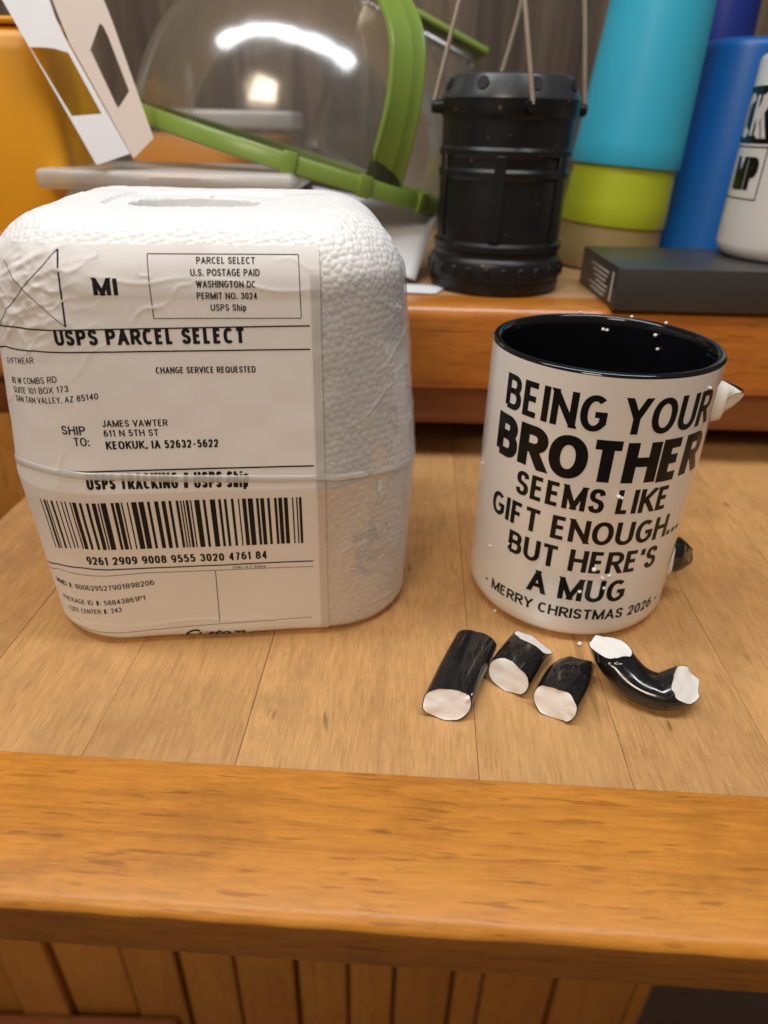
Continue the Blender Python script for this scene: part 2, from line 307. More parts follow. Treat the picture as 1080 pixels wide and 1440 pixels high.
GL = {  # width, strokes: s open, c closed, d diagonal cut level, o dot
 'A': (.70, [('d', [(0, 0), (.5, 1)]), ('d', [(.5, 1), (1, 0)]), ('s', [(.2, .3), (.8, .3)])]),
 'B': (.66, [('c', [(0, 0), (0, 1), (.5, 1)]+_el(.54, .77, .38, .23, 90, -90)+[(.5, .54), (0, .54)]), ('s', [(0, .54), (.5, .54)]+_el(.56, .27, .44, .27, 90, -90)+[(0, 0)])]),
 'C': (.66, [('s', _el(.52, .5, .52, .5, 48, 312, 24))]), 'D': (.70, [('c', [(0, 0), (0, 1), (.42, 1)]+_el(.45, .5, .55, .5, 90, -90)+[(.42, 0)])]),
 'E': (.56, [('s', [(1, 1), (0, 1), (0, 0), (1, 0)]), ('s', [(0, .53), (.9, .53)])]), 'F': (.54, [('s', [(1, 1), (0, 1), (0, -.12)]), ('s', [(0, .5), (.88, .5)])]),
 'G': (.72, [('s', _el(.52, .5, .52, .5, 50, 318, 24)+[(.98, .2), (.98, .47), (.56, .47)])]), 'H': (.70, [('s', [(0, -.1), (0, 1.1)]), ('s', [(1, -.1), (1, 1.1)]), ('s', [(0, .53), (1, .53)])]),
 'I': (0, [('s', [(.5, -.1), (.5, 1.1)])]), 'J': (.48, [('s', [(1, 1.1), (1, .3)]+_el(.5, .3, .5, .3, 0, -170))]),
 'K': (.67, [('s', [(0, -.1), (0, 1.1)]), ('d', [(1, 1), (0, .38)]), ('d', [(.33, .58), (1, 0)])]), 'L': (.52, [('s', [(0, 1.1), (0, 0), (1, 0)])]),
 'M': (.86, [('s', [(0, -.1), (0, 1.1)]), ('d', [(0, 1), (.5, .06)]), ('d', [(.5, .06), (1, 1)]), ('s', [(1, 1.1), (1, -.1)])]),
 'N': (.72, [('s', [(0, -.1), (0, 1.1)]), ('d', [(0, 1), (1, 0)]), ('s', [(1, -.1), (1, 1.1)])]), 'O': (.76, [('c', _el(.5, .5, .5, .5, 0, 360, 32))]),
 'P': (.62, [('s', [(0, -.1)]+_P[1:])]), 'Q': (.76, [('c', _el(.5, .5, .5, .5, 0, 360, 32)), ('s', [(.58, .28), (1, -.06)])]),
 'R': (.66, [('s', [(0, -.1)]+_P[1:]), ('d', [(.5, .48), (1, 0)])]), 'S': (.60, [('s', _S)]), 'T': (.62, [('s', [(-.14, 1), (1.14, 1)]), ('s', [(.5, 1), (.5, -.1)])]),
 'U': (.69, [('s', [(0, 1.1), (0, .34)]+_el(.5, .34, .5, .34, 180, 360)+[(1, 1.1)])]), 'V': (.68, [('d', [(0, 1), (.5, 0)]), ('d', [(.5, 0), (1, 1)])]),
 'W': (.98, [('d', [(0, 1), (.26, 0)]), ('d', [(.26, 0), (.5, 1)]), ('d', [(.5, 1), (.74, 0)]), ('d', [(.74, 0), (1, 1)])]),
 'X': (.66, [('d', [(0, 1), (1, 0)]), ('d', [(0, 0), (1, 1)])]), 'Y': (.66, [('d', [(0, 1), (.5, .44)]), ('d', [(1, 1), (.5, .44)]), ('s', [(.5, .5), (.5, -.1)])]),
 'Z': (.6, [('s', [(0, 1), (1, 1)]), ('d', [(1, 1), (0, 0)]), ('s', [(0, 0), (1, 0)])]),
 '0': (.56, [('c', _el(.5, .5, .5, .5, 0, 360, 32))]), '1': (.36, [('s', [(.8, -.1), (.8, 1.1)]), ('s', [(.8, 1), (0, .76)])]),
 '2': (.56, [('s', _sm((.03, .72), (.13, .92), (.5, 1), (.87, .92), (.95, .72), (.82, .5), (.4, .24), (.06, 0))+[(1, 0)])]),
 '3': (.56, [('s', _sm((.05, .8), (.2, .96), (.5, 1), (.82, .93), (.92, .76), (.8, .59), (.42, .53))), ('s', _sm((.42, .53), (.84, .46), (.98, .27), (.84, .06), (.5, 0), (.17, .05), (.02, .22)))]),
 '4': (.58, [('d', [(.72, 1), (0, .27)]), ('s', [(0, .25), (1.1, .25)]), ('s', [(.74, -.1), (.74, 1.1)])]),
 '5': (.56, [('s', [(.92, 1), (.16, 1), (.08, .5)]), ('s', _sm((.08, .5), (.3, .62), (.55, .64), (.86, .55), (.97, .33), (.85, .07), (.5, 0), (.17, .05), (.02, .2)))]),
 '6': (.56, _6), '7': (.54, [('s', [(0, 1), (1, 1)]), ('s', _sm((1, 1), (.58, .5), (.38, -.1)))]),
 '8': (.56, [('c', _el(.5, .77, .44, .23, 0, 360, 24)), ('c', _el(.5, .27, .5, .27, 0, 360, 24))]), '9': (.56, _rot(_6)),
 'h': (.50, [('s', [(0, -.1), (0, 1.1)]), ('s', [(0, .42)]+_el(.5, .42, .5, .3, 180, 0)+[(1, -.1)])]), 'i': (0, [('s', [(.5, -.1), (.5, .74)]), ('s', [(.5, .9), (.5, 1.1)])]),
 'p': (.52, [('s', [(0, .76), (0, -.32)]), ('c', _el(.5, .36, .5, .36, 0, 360, 24))]), 'e': (.52, [('s', [(0, .38), (1, .38)]+_el(.5, .36, .5, .36, 0, 310))]),
 'b': (.52, [('s', [(0, -.1), (0, 1.1)]), ('c', _el(.5, .36, .5, .36, 0, 360, 24))]), 'r': (.32, [('s', [(0, -.1), (0, .76)]), ('s', [(0, .4)]+_el(.9, .4, .9, .32, 180, 90))]),
 'a': (.50, [('s', [(1, -.1), (1, .45)]+_el(.5, .45, .5, .28, 0, 165)), ('c', _el(.48, .22, .48, .22, 0, 360, 20))]),
 '.': (0, [('o', 0)]), ':': (0, [('o', 0), ('o', .52)]), ',': (0, [('o', 0), ('s', [(.6, 0), (.3, -.2)])]), '\u2019': (0, [('s', [(.8, 1.08), (.6, .74)])]), '-': (.44, [('s', [(-.1, .42), (1.1, .42)])]),
 '#': (.62, [('s', [(.22, -.08), (.4, 1.08)]), ('s', [(.6, -.08), (.78, 1.08)]), ('s', [(0, .33), (.95, .33)]), ('s', [(.05, .67), (1, .67)])]),
}
def _ribbon(P, closed, hx, hy, clampy, V, F, step):
    Q = []
    m = len(P) if closed else len(P)-1
    for i in range(m):
        a, b = P[i], P[(i+1) % len(P)]; k = max(1, int(math.ceil(np.linalg.norm(b-a)/step)))
        Q += [a+(b-a)*j/k for j in range(k)]
    if not closed: Q.append(P[-1])
    Q = np.array(Q); n = len(Q); base = len(V)
    for i in range(n):
        p0 = Q[i-1] if (closed or i > 0) else None; p1 = Q[(i+1) % n] if (closed or i < n-1) else None
        ds = [d/np.linalg.norm(d) for d in ([Q[i]-p0] if p0 is not None else [])+([p1-Q[i]] if p1 is not None else []) if np.linalg.norm(d) > 1e-9]
        ns = [np.array([-d[1], d[0]]) for d in ds]; nn = sum(ns); L_ = np.linalg.norm(nn)
        nn = nn/L_ if L_ > 1e-6 else ns[0]; nn = nn/max(.5, float(nn@ns[0]))
        for sg in (1, -1):
            q = Q[i]+sg*nn*np.array([hx, hy]); 
            if clampy: q[1] = min(max(q[1], clampy[0]), clampy[1])
            V.append(q)
    for i in range(n if closed else n-1):
        j = (i+1) % n; F.append((base+2*i+1, base+2*j+1, base+2*j, base+2*i))
def letters(body, x0, x1, y0, cap, sw, sq=2.35, y1=None, step=1.0, gap=None):
    """flat quads of a line of text: list of (x, y), list of faces"""
    sx = sw*cap; sy = sx*.86; gap = gap or (.06 if sw < .24 else .035); fixed = 0; flex = 0
    for c in body:
        if c == ' ': flex += .27*cap
        else:
            w = GL[c][0]; flex += w*cap; fixed += (sx if w == 0 else 0)+(.07*cap if c == '.' else 0)
    flex += gap*cap*(len(body)-1); k = (x1-x0-fixed)/flex
    V, F = [], []; x = x0
    for c in body:
        if c == ' ': x += (.27+gap)*cap*k; continue
        w, st = GL[c]; W = sx if w == 0 else w*cap*k; e = 2/sq
        def mp(q):
            if q[0] == 'e':
                _, cx, cy, rx, ry, a = q; ca, sa = math.cos(a), math.sin(a); q = (cx+rx*math.copysign(abs(ca)**e, ca), cy+ry*math.copysign(abs(sa)**e, sa))
            return np.array([x+sx/2+q[0]*(W-sx), sy/2+q[1]*(cap-sy)])
        desc = c in 'pQ,'
        for kind, pts in st:
            if kind == 'o':
                yy = pts*cap; _ribbon([np.array([x+sx/2, yy]), np.array([x+sx/2, yy+sx])], False, sx*.55, sy*.5, None, V, F, step); continue
            P = [mp(q) for q in pts]
            # drop doubled points
            P = [P[0]]+[b for a, b in zip(P, P[1:]) if np.linalg.norm(b-a) > 1e-4]
            if kind == 'c' and np.linalg.norm(P[0]-P[-1]) < 1e-3: P = P[:-1]
            if kind == 'd':
                d = P[1]-P[0]; d = d/np.linalg.norm(d)*sx*.75; e0, e1 = [(y < .1 or y > .9) for y in (pts[0][1], pts[1][1])]; P = [P[0]-d*(e0*1.0), P[1]+d*(e1*1.0)]
            _ribbon(P, kind == 'c', sx/2, sy/2, None if desc else (0.0, cap*(1.02 if c == '\u2019' else 1)), V, F, step)
        x += W+gap*cap*k+(.07*cap if c == '.' else 0)
    V = np.array(V); V[:, 1] += y0+((0 if y1 is None else (y1-y0))*(V[:, 0]-x0)/(x1-x0))
    return V, F
def put_text(name, body, x0, x1, y0, cap, fn, mat, parent, sw, sq=2.35, y1=None, clip=None, gap=None):
    V, F = letters(body, x0, x1, y0, cap, sw, sq, y1, .35 if clip else 1.0, gap)
    if clip:
        lim = clip[0](V[:, 0]); V[:, 1] = np.maximum(V[:, 1], lim) if clip[1] else np.minimum(V[:, 1], lim)
    return obj(name, fn(V[:, 0], V[:, 1]), F, mat, parent, False)
def put_script(name, body, x0, x1, y0, cap, fn, mat, parent, bold, shear):
    c = bpy.data.curves.new('lettering', 'FONT'); c.body = body; c.offset = bold; c.shear = shear; c.resolution_u = 4
    o = bpy.data.objects.new('lettering', c); COL.objects.link(o); dg = bpy.context.evaluated_depsgraph_get(); dg.update()
    me = bpy.data.meshes.new_from_object(o.evaluated_get(dg)); bpy.data.objects.remove(o); bpy.data.curves.remove(c)
    V = np.array([v.co[:] for v in me.vertices]); F = [tuple(p.vertices) for p in me.polygons]; bpy.data.meshes.remove(me)
    x = x0+(V[:, 0]-V[:, 0].min())/np.ptp(V[:, 0])*(x1-x0); y = y0+V[:, 1]/.7*cap
    return obj(name, fn(x, y), F, mat, parent, False)
def cut(bm, axis, step):
    lo = min(v.co[axis] for v in bm.verts); hi = max(v.co[axis] for v in bm.verts); n = Vector((0, 0, 0)); n[axis] = 1; x = math.floor(lo/step)*step+step
    while x < hi:
        p = Vector((0, 0, 0)); p[axis] = x
        bmesh.ops.bisect_plane(bm, geom=bm.verts[:]+bm.edges[:]+bm.faces[:], dist=1e-6, plane_co=p, plane_no=n); x += step
def put_rect(name, rects, fn, mat, parent, step=1.5):
    """list of quads [(x,y)*4] bent onto the surface as one print"""
    bm = bmesh.new()
    for q in rects: bm.faces.new([bm.verts.new((x, y, 0)) for x, y in q])
    cut(bm, 0, step); cut(bm, 1, step*2)
    bm.verts.ensure_lookup_table(); bm.verts.index_update()
    vv = np.array([x.co[:] for x in bm.verts]); ff = [[x.index for x in fc.verts] for fc in bm.faces]; bm.free()
    return obj(name, fn(vv[:, 0], vv[:, 1]), ff, mat, parent, False)
def stroke(x0, y0, x1, y1, w):
    d = np.array([x1-x0, y1-y0]); n = np.array([-d[1], d[0]])/np.linalg.norm(d)*w/2
    return [(x0-n[0], y0-n[1]), (x1-n[0], y1-n[1]), (x1+n[0], y1+n[1]), (x0+n[0], y0+n[1])]

# ================================================================== THE CABINET AND THE PULL-OUT BOARD
wl = box('wall', -1200, 1200, 760, 780, -100, 900, 'wall'); wl['kind'] = 'structure'

cab = thing('wooden_cabinet', 'orange wooden cabinet with rounded counter edge behind the parcel and mug', 'cabinet', (0, 385, 0))
# counter slab with rounded nose, extruded along x (local y = 0 is the cabinet face)
def extr(name, prof, x0, x1, mat, parent, auto=40):
    n = len(prof); v = [(x0, y, z) for y, z in prof]+[(x1, y, z) for y, z in prof]
    f = [(i, (i+1) % n, n+(i+1) % n, n+i) for i in range(n)]+[tuple(range(n-1, -1, -1)), tuple(range(n, 2*n))]
    return obj(name, v, f, mat, parent, True, auto)
nose = [(6, 92)]
for k in range(9): a = math.pi/2*k/8; nose.append((-12-8*math.sin(a), 84+8*math.cos(a)))
nose += [(-20, 52)]
for k in range(1, 6): a = math.pi/2*k/5; nose.append((-15-5*math.cos(a), 50-5*math.sin(a)+.0))
nose += [(6, 45)]
extr('counter_nosing', nose, -620, 620, 'nose', cab)
extr('counter_top', [(6.4, 92), (6.4, 70), (380, 70), (380, 92)], -620, 620, 'counter', cab)
extr('moulding', [(-10, 44.7), (-10, 30), (-8, 24), (-4, 19), (6, 19), (6, 44.7)], -620, 620, 'redwood', cab)
# face frame round the dark slot the board slides into
box('stile', -620, -229, -2, 16, -60, 18.7, 'bead', cab, 1)
box('stile', 330, 620, -2, 16, -60, 18.7, 'bead', cab, 1)
box('slot_back', -228.8, 329.8, 150, 156, -40, 44, 'hole', cab)
box('slot_floor', -228.8, 329.8, 4, 150, -46, -40, 'bead', cab)
box('frame_rail', -620, 620, -3, 15, -120, -61, 'nose', cab, 1.5)
# tongue and groove planks of the door below
edges = [-560, -490, -404, -346, -270, -210, -149, -83, -26, 24, 88, 121, 202, 290, 311]
for i in range(len(edges)-1):
    a, b = edges[i]+2.2, edges[i+1]-2.2
    box('plank', a, b, (0, 3, -1.5, 5)[i % 4], 14, -1000, -121, 'bead', cab, 2.5)
box('door_backing', -560, 311, 14.5, 20, -1000, -121, 'redwood', cab)
box('kick_rail', -620, -222, -26, -2.5, -775, -722, 'redwood', cab, 4)
gb = tag(box('grey_bin', 318, 640, 20, 400, -1000, -480, 'grey', None, 12, 4), 'dark grey metal bin below the board beside the planked door', 'bin')
gb.location = (0, .385, 0)
fl = box('floor', -1500, 1500, -800, 1400, -1020, -1001, 'redwood'); fl['kind'] = 'structure'

bd = thing('cutting_board', 'pale planked pull-out board with orange front strip carrying the parcel and mug', 'board', (2.4, 94.8, 0), math.radians(-2.394))
seams = [-201, -147, -97.6, -48.9, 27.2, 74.4, 123, 171, 218, 262, 300]
for i in range(len(seams)-1):
    bm = box_bm(seams[i]+(.07, .10, .06, .09)[i % 4], seams[i+1]-(.10, .06, .09, .07)[i % 4], 46.1, 330, -20, (0, -.06, .0, -.05, 0, -.08, -.02)[i % 7], .12, 1)
    bm_obj('plank', bm, 'pale', bd, True, 30)
# front strip, edges worn round
prof = [(45.8, .25), (45.4, .45), (3.6, .1)]
for k in range(1, 7): a = math.pi/2*k/6; prof.append((3.6-3.6*math.sin(a), -3.5+3.6*math.cos(a)))
prof += [(.2, -18.2), (1.2, -20.2), (3, -21), (45.8, -21)]
nx = 120; xs = np.linspace(-206, 303, nx); v = []
for x in xs:
    for j, (y, z) in enumerate(prof):
        wob = .25*float(vnoise([[x*.09, j*.4, 2.2]])[0]) if 2 <= j <= 8 else 0
        v.append((x, y+wob, z-abs(wob)*.5))
n = len(prof); f = [(i*n+j, i*n+(j+1) % n, (i+1)*n+(j+1) % n, (i+1)*n+j) for i in range(nx-1) for j in range(n)]+[tuple(range(n-1, -1, -1)), tuple((nx-1)*n+j for j in range(n))]
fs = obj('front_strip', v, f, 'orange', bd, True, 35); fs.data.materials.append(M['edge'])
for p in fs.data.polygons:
    if p.index < (nx-1)*n and p.index % n >= 7: p.material_index = 1  # front face gets a darker wood colour than the top

# ================================================================== FOAM PARCEL
CX, CY, YAW, A, B, RC, DU, DD, RT, RB, ZT, ZS = -65.14, 266.098, math.radians(6.561), 73.209, 65.895, 35.437, .105, .039, 23.171, 5.472, 150.6, 66.0
parcel = thing('foam_parcel', 'white foam mug parcel with a shipping label on its front', 'parcel', (CX, CY, 0), YAW)
L = A-RC
def footprint():
    pts = []
    def line(a, b, nn, m):
        for i in range(m): t = i/m; pts.append((a[0]+(b[0]-a[0])*t, a[1]+(b[1]-a[1])*t, *nn))
    def arc(cx, cy, a0, m):
        for i in range(m): a = a0+math.pi/2*i/m; pts.append((cx+RC*math.cos(a), cy+RC*math.sin(a), math.cos(a), math.sin(a)))
    m = 200
    line((0, -B), (L, -B), (0, -1), m); arc(L, -B+RC, -math.pi/2, m); line((A, -B+RC), (A, B-RC), (1, 0), m); arc(L, B-RC, 0, m)
    line((L, B), (-L, B), (0, 1), m); arc(-L, B-RC, math.pi/2, m); line((-A, B-RC), (-A, -B+RC), (-1, 0), m); arc(-L, -B+RC, math.pi, m); line((-L, -B), (0, -B), (0, -1), m)
    pts.append(pts[0]); return np.array(pts)
FP = footprint(); FU = np.concatenate([[0], np.cumsum(np.hypot(*np.diff(FP[:, :2], axis=0).T))]); PER = FU[-1]
def profile():
    p = []
    d0 = DD*(ZS-RB)
    for i in range(40): a = math.pi/2*i/40; p.append((d0+RB-RB*math.sin(a), RB-RB*math.cos(a)))
    for z in np.linspace(RB, ZS, 40, endpoint=False): p.append((DD*(ZS-z), z))
    for z in np.linspace(ZS, ZT-RT, 40, endpoint=False): p.append((DU*(z-ZS), z))
    d1 = DU*(ZT-RT-ZS)
    for i in range(41): a = math.pi/2*i/40; p.append((d1+RT-RT*math.cos(a), ZT-RT+RT*math.sin(a)))
    return np.array(p)
PR = profile(); PS = np.concatenate([[0], np.cumsum(np.hypot(*np.diff(PR, axis=0).T))]); SMAX = PS[-1]
_t = np.gradient(PR, axis=0); _t /= np.linalg.norm(_t, axis=1)[:, None]
def surf(u, s, off=0.0):
    u = np.asarray(u, float) % PER; s = np.clip(np.asarray(s, float), 0, SMAX)
    bx, by, nx, ny = [np.interp(u, FU, FP[:, k]) for k in range(4)]
    ln = np.hypot(nx, ny); nx, ny = nx/ln, ny/ln
    d, z = np.interp(s, PS, PR[:, 0]), np.interp(s, PS, PR[:, 1]); td, tz = np.interp(s, PS, _t[:, 0]), np.interp(s, PS, _t[:, 1])
    # outward: horizontal part tz, vertical part td (d grows inward)
    return np.stack([bx-d*nx+off*tz*nx, by-d*ny+off*tz*ny, z+off*td], -1)

# gentle dents of the whole block, shared with label and tape
def dent(u, s):
    u = np.asarray(u, float); s = np.asarray(s, float); q = np.stack([u.ravel()*.045, s.ravel()*.045, 0*u.ravel()+3.3], -1)
    return (.40*vnoise(q, 3)+.10*vnoise(q*2.7, 5)).reshape(u.shape)
def cells(P, size, seed=1):
    """3-D Worley cells: nearest and second nearest distance (in units of size) and a random number per cell"""
    q = P/size; ib = np.floor(q).astype(np.int64); f1 = np.full(len(P), 9.); f2 = np.full(len(P), 9.); rid = np.zeros(len(P))
    def hh(a, k):
        n = a[:, 0]*73856093 ^ a[:, 1]*19349663 ^ a[:, 2]*83492791 ^ (k*2654435761+seed*97); n = (n ^ (n >> 15)) * 2246822519; n = (n ^ (n >> 13))*3266489917; n ^= n >> 16; return (n & 0xfffff)/1048575.0
    for dx in (-1, 0, 1):
        for dy in (-1, 0, 1):
            for dz in (-1, 0, 1):
                c = ib+np.array([dx, dy, dz]); d2 = 0
                for k in range(3): d2 = d2+(c[:, k]+.2+.6*hh(c, k)-q[:, k])**2
                d = np.sqrt(d2); m = d < f1; f2 = np.where(m, f1, np.minimum(f2, d)); rid = np.where(m, hh(c, 7), rid); f1 = np.where(m, d, f1)
    return f1, f2, rid

# creases: (u0,s0,u1,s1,height,width)
LCREASE = [(-95, 131, -60, 136, .55, 1.2), (-60, 136, -44, 137.5, .5, 1.0), (-44, 137.5, -30, 141, .5, .9), (-30, 141, -26, 147, .4, .8),
           (-92, 122, -70, 128, .5, 1.0), (-70, 128, -50, 133, .5, .9), (-50, 133, -35, 134.5, .45, .9), (-84, 134, -72, 121, .45, .9),
           (-66, 138, -58, 124, .4, .8), (-58, 124, -40, 132, .4, .8), (-72, 116, -48, 128, .45, .9), (-48, 128, -34, 131, .35, .8),
           (-60, 113, -44, 122, .3, .9), (-20, 125, -8, 131, .35, .7), (-8, 131, 0, 137, .3, .7), (-30, 136.5, 0, 136.2, .35, 1.0), (0, 136.2, 37, 133.5, .4, 1.0),
           (-90, 140, -74, 146, .5, 1.0), (-17, 140.5, -12, 136, .3, .7), (-40, 108, -26, 120, .22, .8), (-2, 108, -3, 88, .12, 1.0), (24, 143, 37, 140, .3, .8),
           (-52, 62, -47, 88, .3, .9), (-66, 9, -40, 12, .5, 1.0), (-40, 12, 8, 12.5, .35, .9), (-70, 17, -50, 8, .45, 1.0), (8, 12.5, 35, 9, .3, 1.0), (-62, 24, -58, 66, .25, 1.2),
           (-80, 95, -66, 99, .3, 1.0), (-84, 84, -70, 110, .25, 1.2)]
TCREASE = [(60, 131, 92, 117, .9, 1.5), (61, 108, 90, 119, .8, 1.4), (47, 90, 70, 103, .7, 1.2), (70, 103, 92, 112, .7, 1.3), (48, 92, 52, 85, .7, 1.0), (56, 96, 75, 92, .3, 1.6),
           (41, 34, 46, 43.5, .9, 1.3), (46, 43.5, 52, 42, .7, 1.2), (41, 34, 52, 30, .8, 1.4), (52, 42, 54, 32, .6, 1.2), (55, 52, 56, 64, .5, 1.0), (40, 52, 41, 66, .35, 1.2),
           (60, 20, 90, 36, .4, 2.0), (50, 12, 80, 14, .5, 1.6), (68, 60, 95, 50, .35, 1.5), (44, 112, 52, 118, .25, 1.5), (38, 16, 46, 8, .4, 1.2), (75, 84, 100, 92, .4, 1.6)]
def crease(u, s, segs):
    u = np.asarray(u, float); s = np.asarray(s, float); h = np.zeros(np.broadcast(u, s).shape)
    for a, b, c, d, am, w in segs:
        e = np.array([c-a, d-b]); l2 = e@e; t = np.clip(((u-a)*e[0]+(s-b)*e[1])/l2, 0, 1)
        bend = .9*np.sin(t*7+a)          # creases wander
        dx, dy = u-(a+t*e[0])-bend*(-e[1])/math.sqrt(l2), s-(b+t*e[1])-bend*e[0]/math.sqrt(l2)
        r = np.hypot(dx, dy)/w; side = (dx*-e[1]+dy*e[0])
        h = np.maximum(h, am*.8*np.exp(-r*1.9)*np.where(side > 0, 1, .8)*np.sin(np.pi*np.clip(t, .06, .94))**.5)
    return h
def build_foam():
    us = np.concatenate([np.arange(-140, 140, .42), np.arange(140, PER-140, 3.0)])
    ss = np.arange(0, SMAX, .42); ss = np.append(ss, SMAX)
    U, Sg = np.meshgrid(us, ss); base = surf(U, Sg, dent(U, Sg))
    last = base[-1]; nU = len(us)
    hc = np.array([-4.0, -10.0]); HR = 22.0; ang = np.arctan2(last[:, 1]-hc[1], last[:, 0]-hc[0])
    ang = np.unwrap(ang)
    circ = np.stack([hc[0]+HR*np.cos(ang), hc[1]+HR*np.sin(ang)], -1)
    rows = [base]; extra = []
    K = 80
    for k in range(1, K+1):
        t = k/K; xy = last[:, :2]*(1-t)+circ*t
        z = last[:, 2]*(1-t)+ZT*t
        # shallow step around the opening
        z = z-1.1*np.clip((t-.55)/.06, 0, 1)*1.0
        extra.append(np.column_stack([xy, z]))
    for k in range(1, 26):
        t = k/25; extra.append(np.column_stack([hc+(circ-hc)*(1-.06*t), np.full(nU, ZT-1.1-30*t)]))
    for k in range(1, 5):
        t = k/4; extra.append(np.column_stack([hc+(circ-hc)*(.94*(1-t)+.01), np.full(nU, ZT-31.1)]))
    G = np.concatenate([base.reshape(-1, 3), np.concatenate(extra)]); nr = len(ss)+len(extra)
    g = G.reshape(nr, nU, 3)
    du = np.roll(g, -1, 1)-np.roll(g, 1, 1); dv = np.gradient(g, axis=0); nrm = np.cross(du, dv); nrm /= np.linalg.norm(nrm, axis=2)[:, :, None]+1e-9
    P = G; RM = np.array(Matrix.Rotation(.7, 3, 'X') @ Matrix.Rotation(.9, 3, 'Y') @ Matrix.Rotation(.5, 3, 'Z')); f1, f2, rid = cells(P @ RM, 2.15)
    edge = np.clip((f2-f1)/.30, 0, 1); edge = edge*edge*(3-2*edge)
    h = -.16*(1-edge)-.34*f1**2+.07*(rid-.5)
    rowi = np.repeat(np.arange(nr), nU); sv = np.where(rowi < len(ss), ss[np.minimum(rowi, len(ss)-1)], SMAX)
    wallw = np.clip((124-sv)/14, 0, 1)     # walls are pressed flat by the tape
    h = h*(1-.15*wallw)
    uu = np.tile(us, nr); uu = np.where(uu > PER/2, uu-PER, uu); h = h+np.where(rowi < len(ss), .75*crease(uu, sv, TCREASE), 0)
    big = .30*vnoise(P*.07, 9)+.10*vnoise(P*.3, 4); h = h+big*(.5+.5*(1-wallw))
    G = G+nrm.reshape(-1, 3)*h[:, None]
    G[:, 2] = np.maximum(G[:, 2], .02)
    f = grid_faces(nr, nU, True)
    f.append(tuple(range(nU-1, -1, -1)))
    obj('foam_block', G, f, 'foam', parcel, True)
build_foam()

def crumple(u, s):
    u = np.asarray(u, float)+0*np.asarray(s, float); s = np.asarray(s, float)+0*u; m = np.clip((-24-u)/26, 0, 1)*np.clip((s-112)/14, 0, 1)
    q = np.stack([(u.ravel()+s.ravel()*.6)*.10, (s.ravel()-u.ravel()*.35)*.16, 0*u.ravel()+1.7], -1)
    return m*(1.1*(1-np.abs(vnoise(q, 31))*2.2).clip(-.2, 1)+.4*(1-np.abs(vnoise(q*2.3, 33))*2)).reshape(u.shape)*.55
def label_h(u, s): return .42+dent(u, s)+crease(u, s, LCREASE)+crumple(u, s)
def on_label(x, y, lift=.10): return surf(x, y, label_h(x, y)+lift)

LU0, LU1, LS0, LS1 = -93.0, 37.5, 1.2, 147.0
us = np.arange(LU0, LU1+.01, .5); ss = np.arange(LS0, LS1, .5); U, Sg = np.meshgrid(us, ss)
# slightly uneven outline
jit = (Sg-LS0)/(LS1-LS0)
Uj = U.copy(); top = np.clip((Sg-138)/9, 0, 1)
V = surf(Uj, Sg, label_h(Uj, Sg)).reshape(-1, 3)
label = obj('shipping_label', V, grid_faces(len(ss), len(us)), 'paper', parcel, True)
label['label'] = 'white printed shipping label, creased at its upper left corner'

def T(body, x0, x1, y0, cap, sw=.15, **kw): return put_text('printed_text', body, x0, x1, y0, cap, on_label, 'ink', label, sw*1.15, gap=.12, **kw)
T('MI', -29.0, -22.0, 132.2, 5.0, .22)
for body, a, b, y in (('PARCEL SELECT', 1.2, 18.4, 141.2), ('U.S. POSTAGE PAID', -.7, 19.6, 137.8), ('WASHINGTON DC', .7, 18.3, 134.5), ('PERMIT NO. 3024', .6, 18.5, 131.2), ('USPS Ship', 4.4, 15.0, 127.8)):
    T(body, a, b, y, 1.95, .15)
T('USPS PARCEL SELECT', -43.2, 14.0, 117.7, 4.7, .2, y1=118.1)
T('GYFTWEAR', -69.5, -53.0, 109.2, 1.9, .13, y1=111.6)
T('85 W COMBS RD', -67.5, -45.0, 103.2, 2.0, .14, y1=106.4)
T('SUITE 101 BOX 173', -67, -41.4, 100.2, 2.0, .14, y1=103.6)
T('SAN TAN VALLEY, AZ 85140', -66, -32.5, 97.6, 1.95, .14, y1=101.2)
T('CHANGE SERVICE REQUESTED', -14, 16.6, 109.0, 2.0, .16)
T('SHIP', -46.2, -38.2, 89.6, 2.9, .15); T('TO:', -42.6, -37.6, 85.9, 2.8, .14)
T('JAMES VAWTER', -32.7, -12.4, 92.1, 2.2, .15); T('611 N 5TH ST', -32.7, -15.6, 88.9, 2.2, .15)
T('KEOKUK, IA 52632-5622', -32.6, 3.0, 84.6, 2.75, .18)
band_pts = np.array([(-112, 66), (-98, 69.5), (-80, 73.3), (-66, 76.0), (-56.7, 76.6), (-39.6, 75.6), (-11.3, 73.9), (23.9, 72.7), (43.2, 72.8), (60, 72.1), (75.4, 69.6), (95, 67), (112, 66)])
def band_s(u): return np.interp(u, band_pts[:, 0], band_pts[:, 1])
T('USPS TRACKING # USPS Ship', -40.6, 12.0, 72.4, 3.9, .2, clip=(band_s, True), y1=72.2)
T('USPS TRACKING # USPS Ship', -40.6, 11.6, 70.9, 3.9, .2, clip=(lambda u: band_s(u)+.4, False), y1=70.2)
T('9261 2909 9008 9555 3020 4761 84', -47.4, 16.0, 40.0, 3.4, .17, y1=40.4)
T('CMU 13.7 Zebra', 3.4, 15.0, 36.55, .95, .16)
T('MMID #: 800629527901898206', -68, -25.2, 26.0, 2.3, .13, y1=30.6)
T('PACKAGE ID #: 58843861P1', -66, -29.3, 18.8, 2.2, .13, y1=23.9)
T('COST CENTER #: 243', -64, -38.6, 14.2, 2.2, .13, y1=18.9)
put_script('printed_text', 'Custom', -17.5, 5.4, 3.6, 4.6, on_label, 'ink', label, .03, .45); put_script('printed_text', 'do', 6.2, 13.5, 3.2, 3.0, on_label, 'ink', label, -.004, .2)
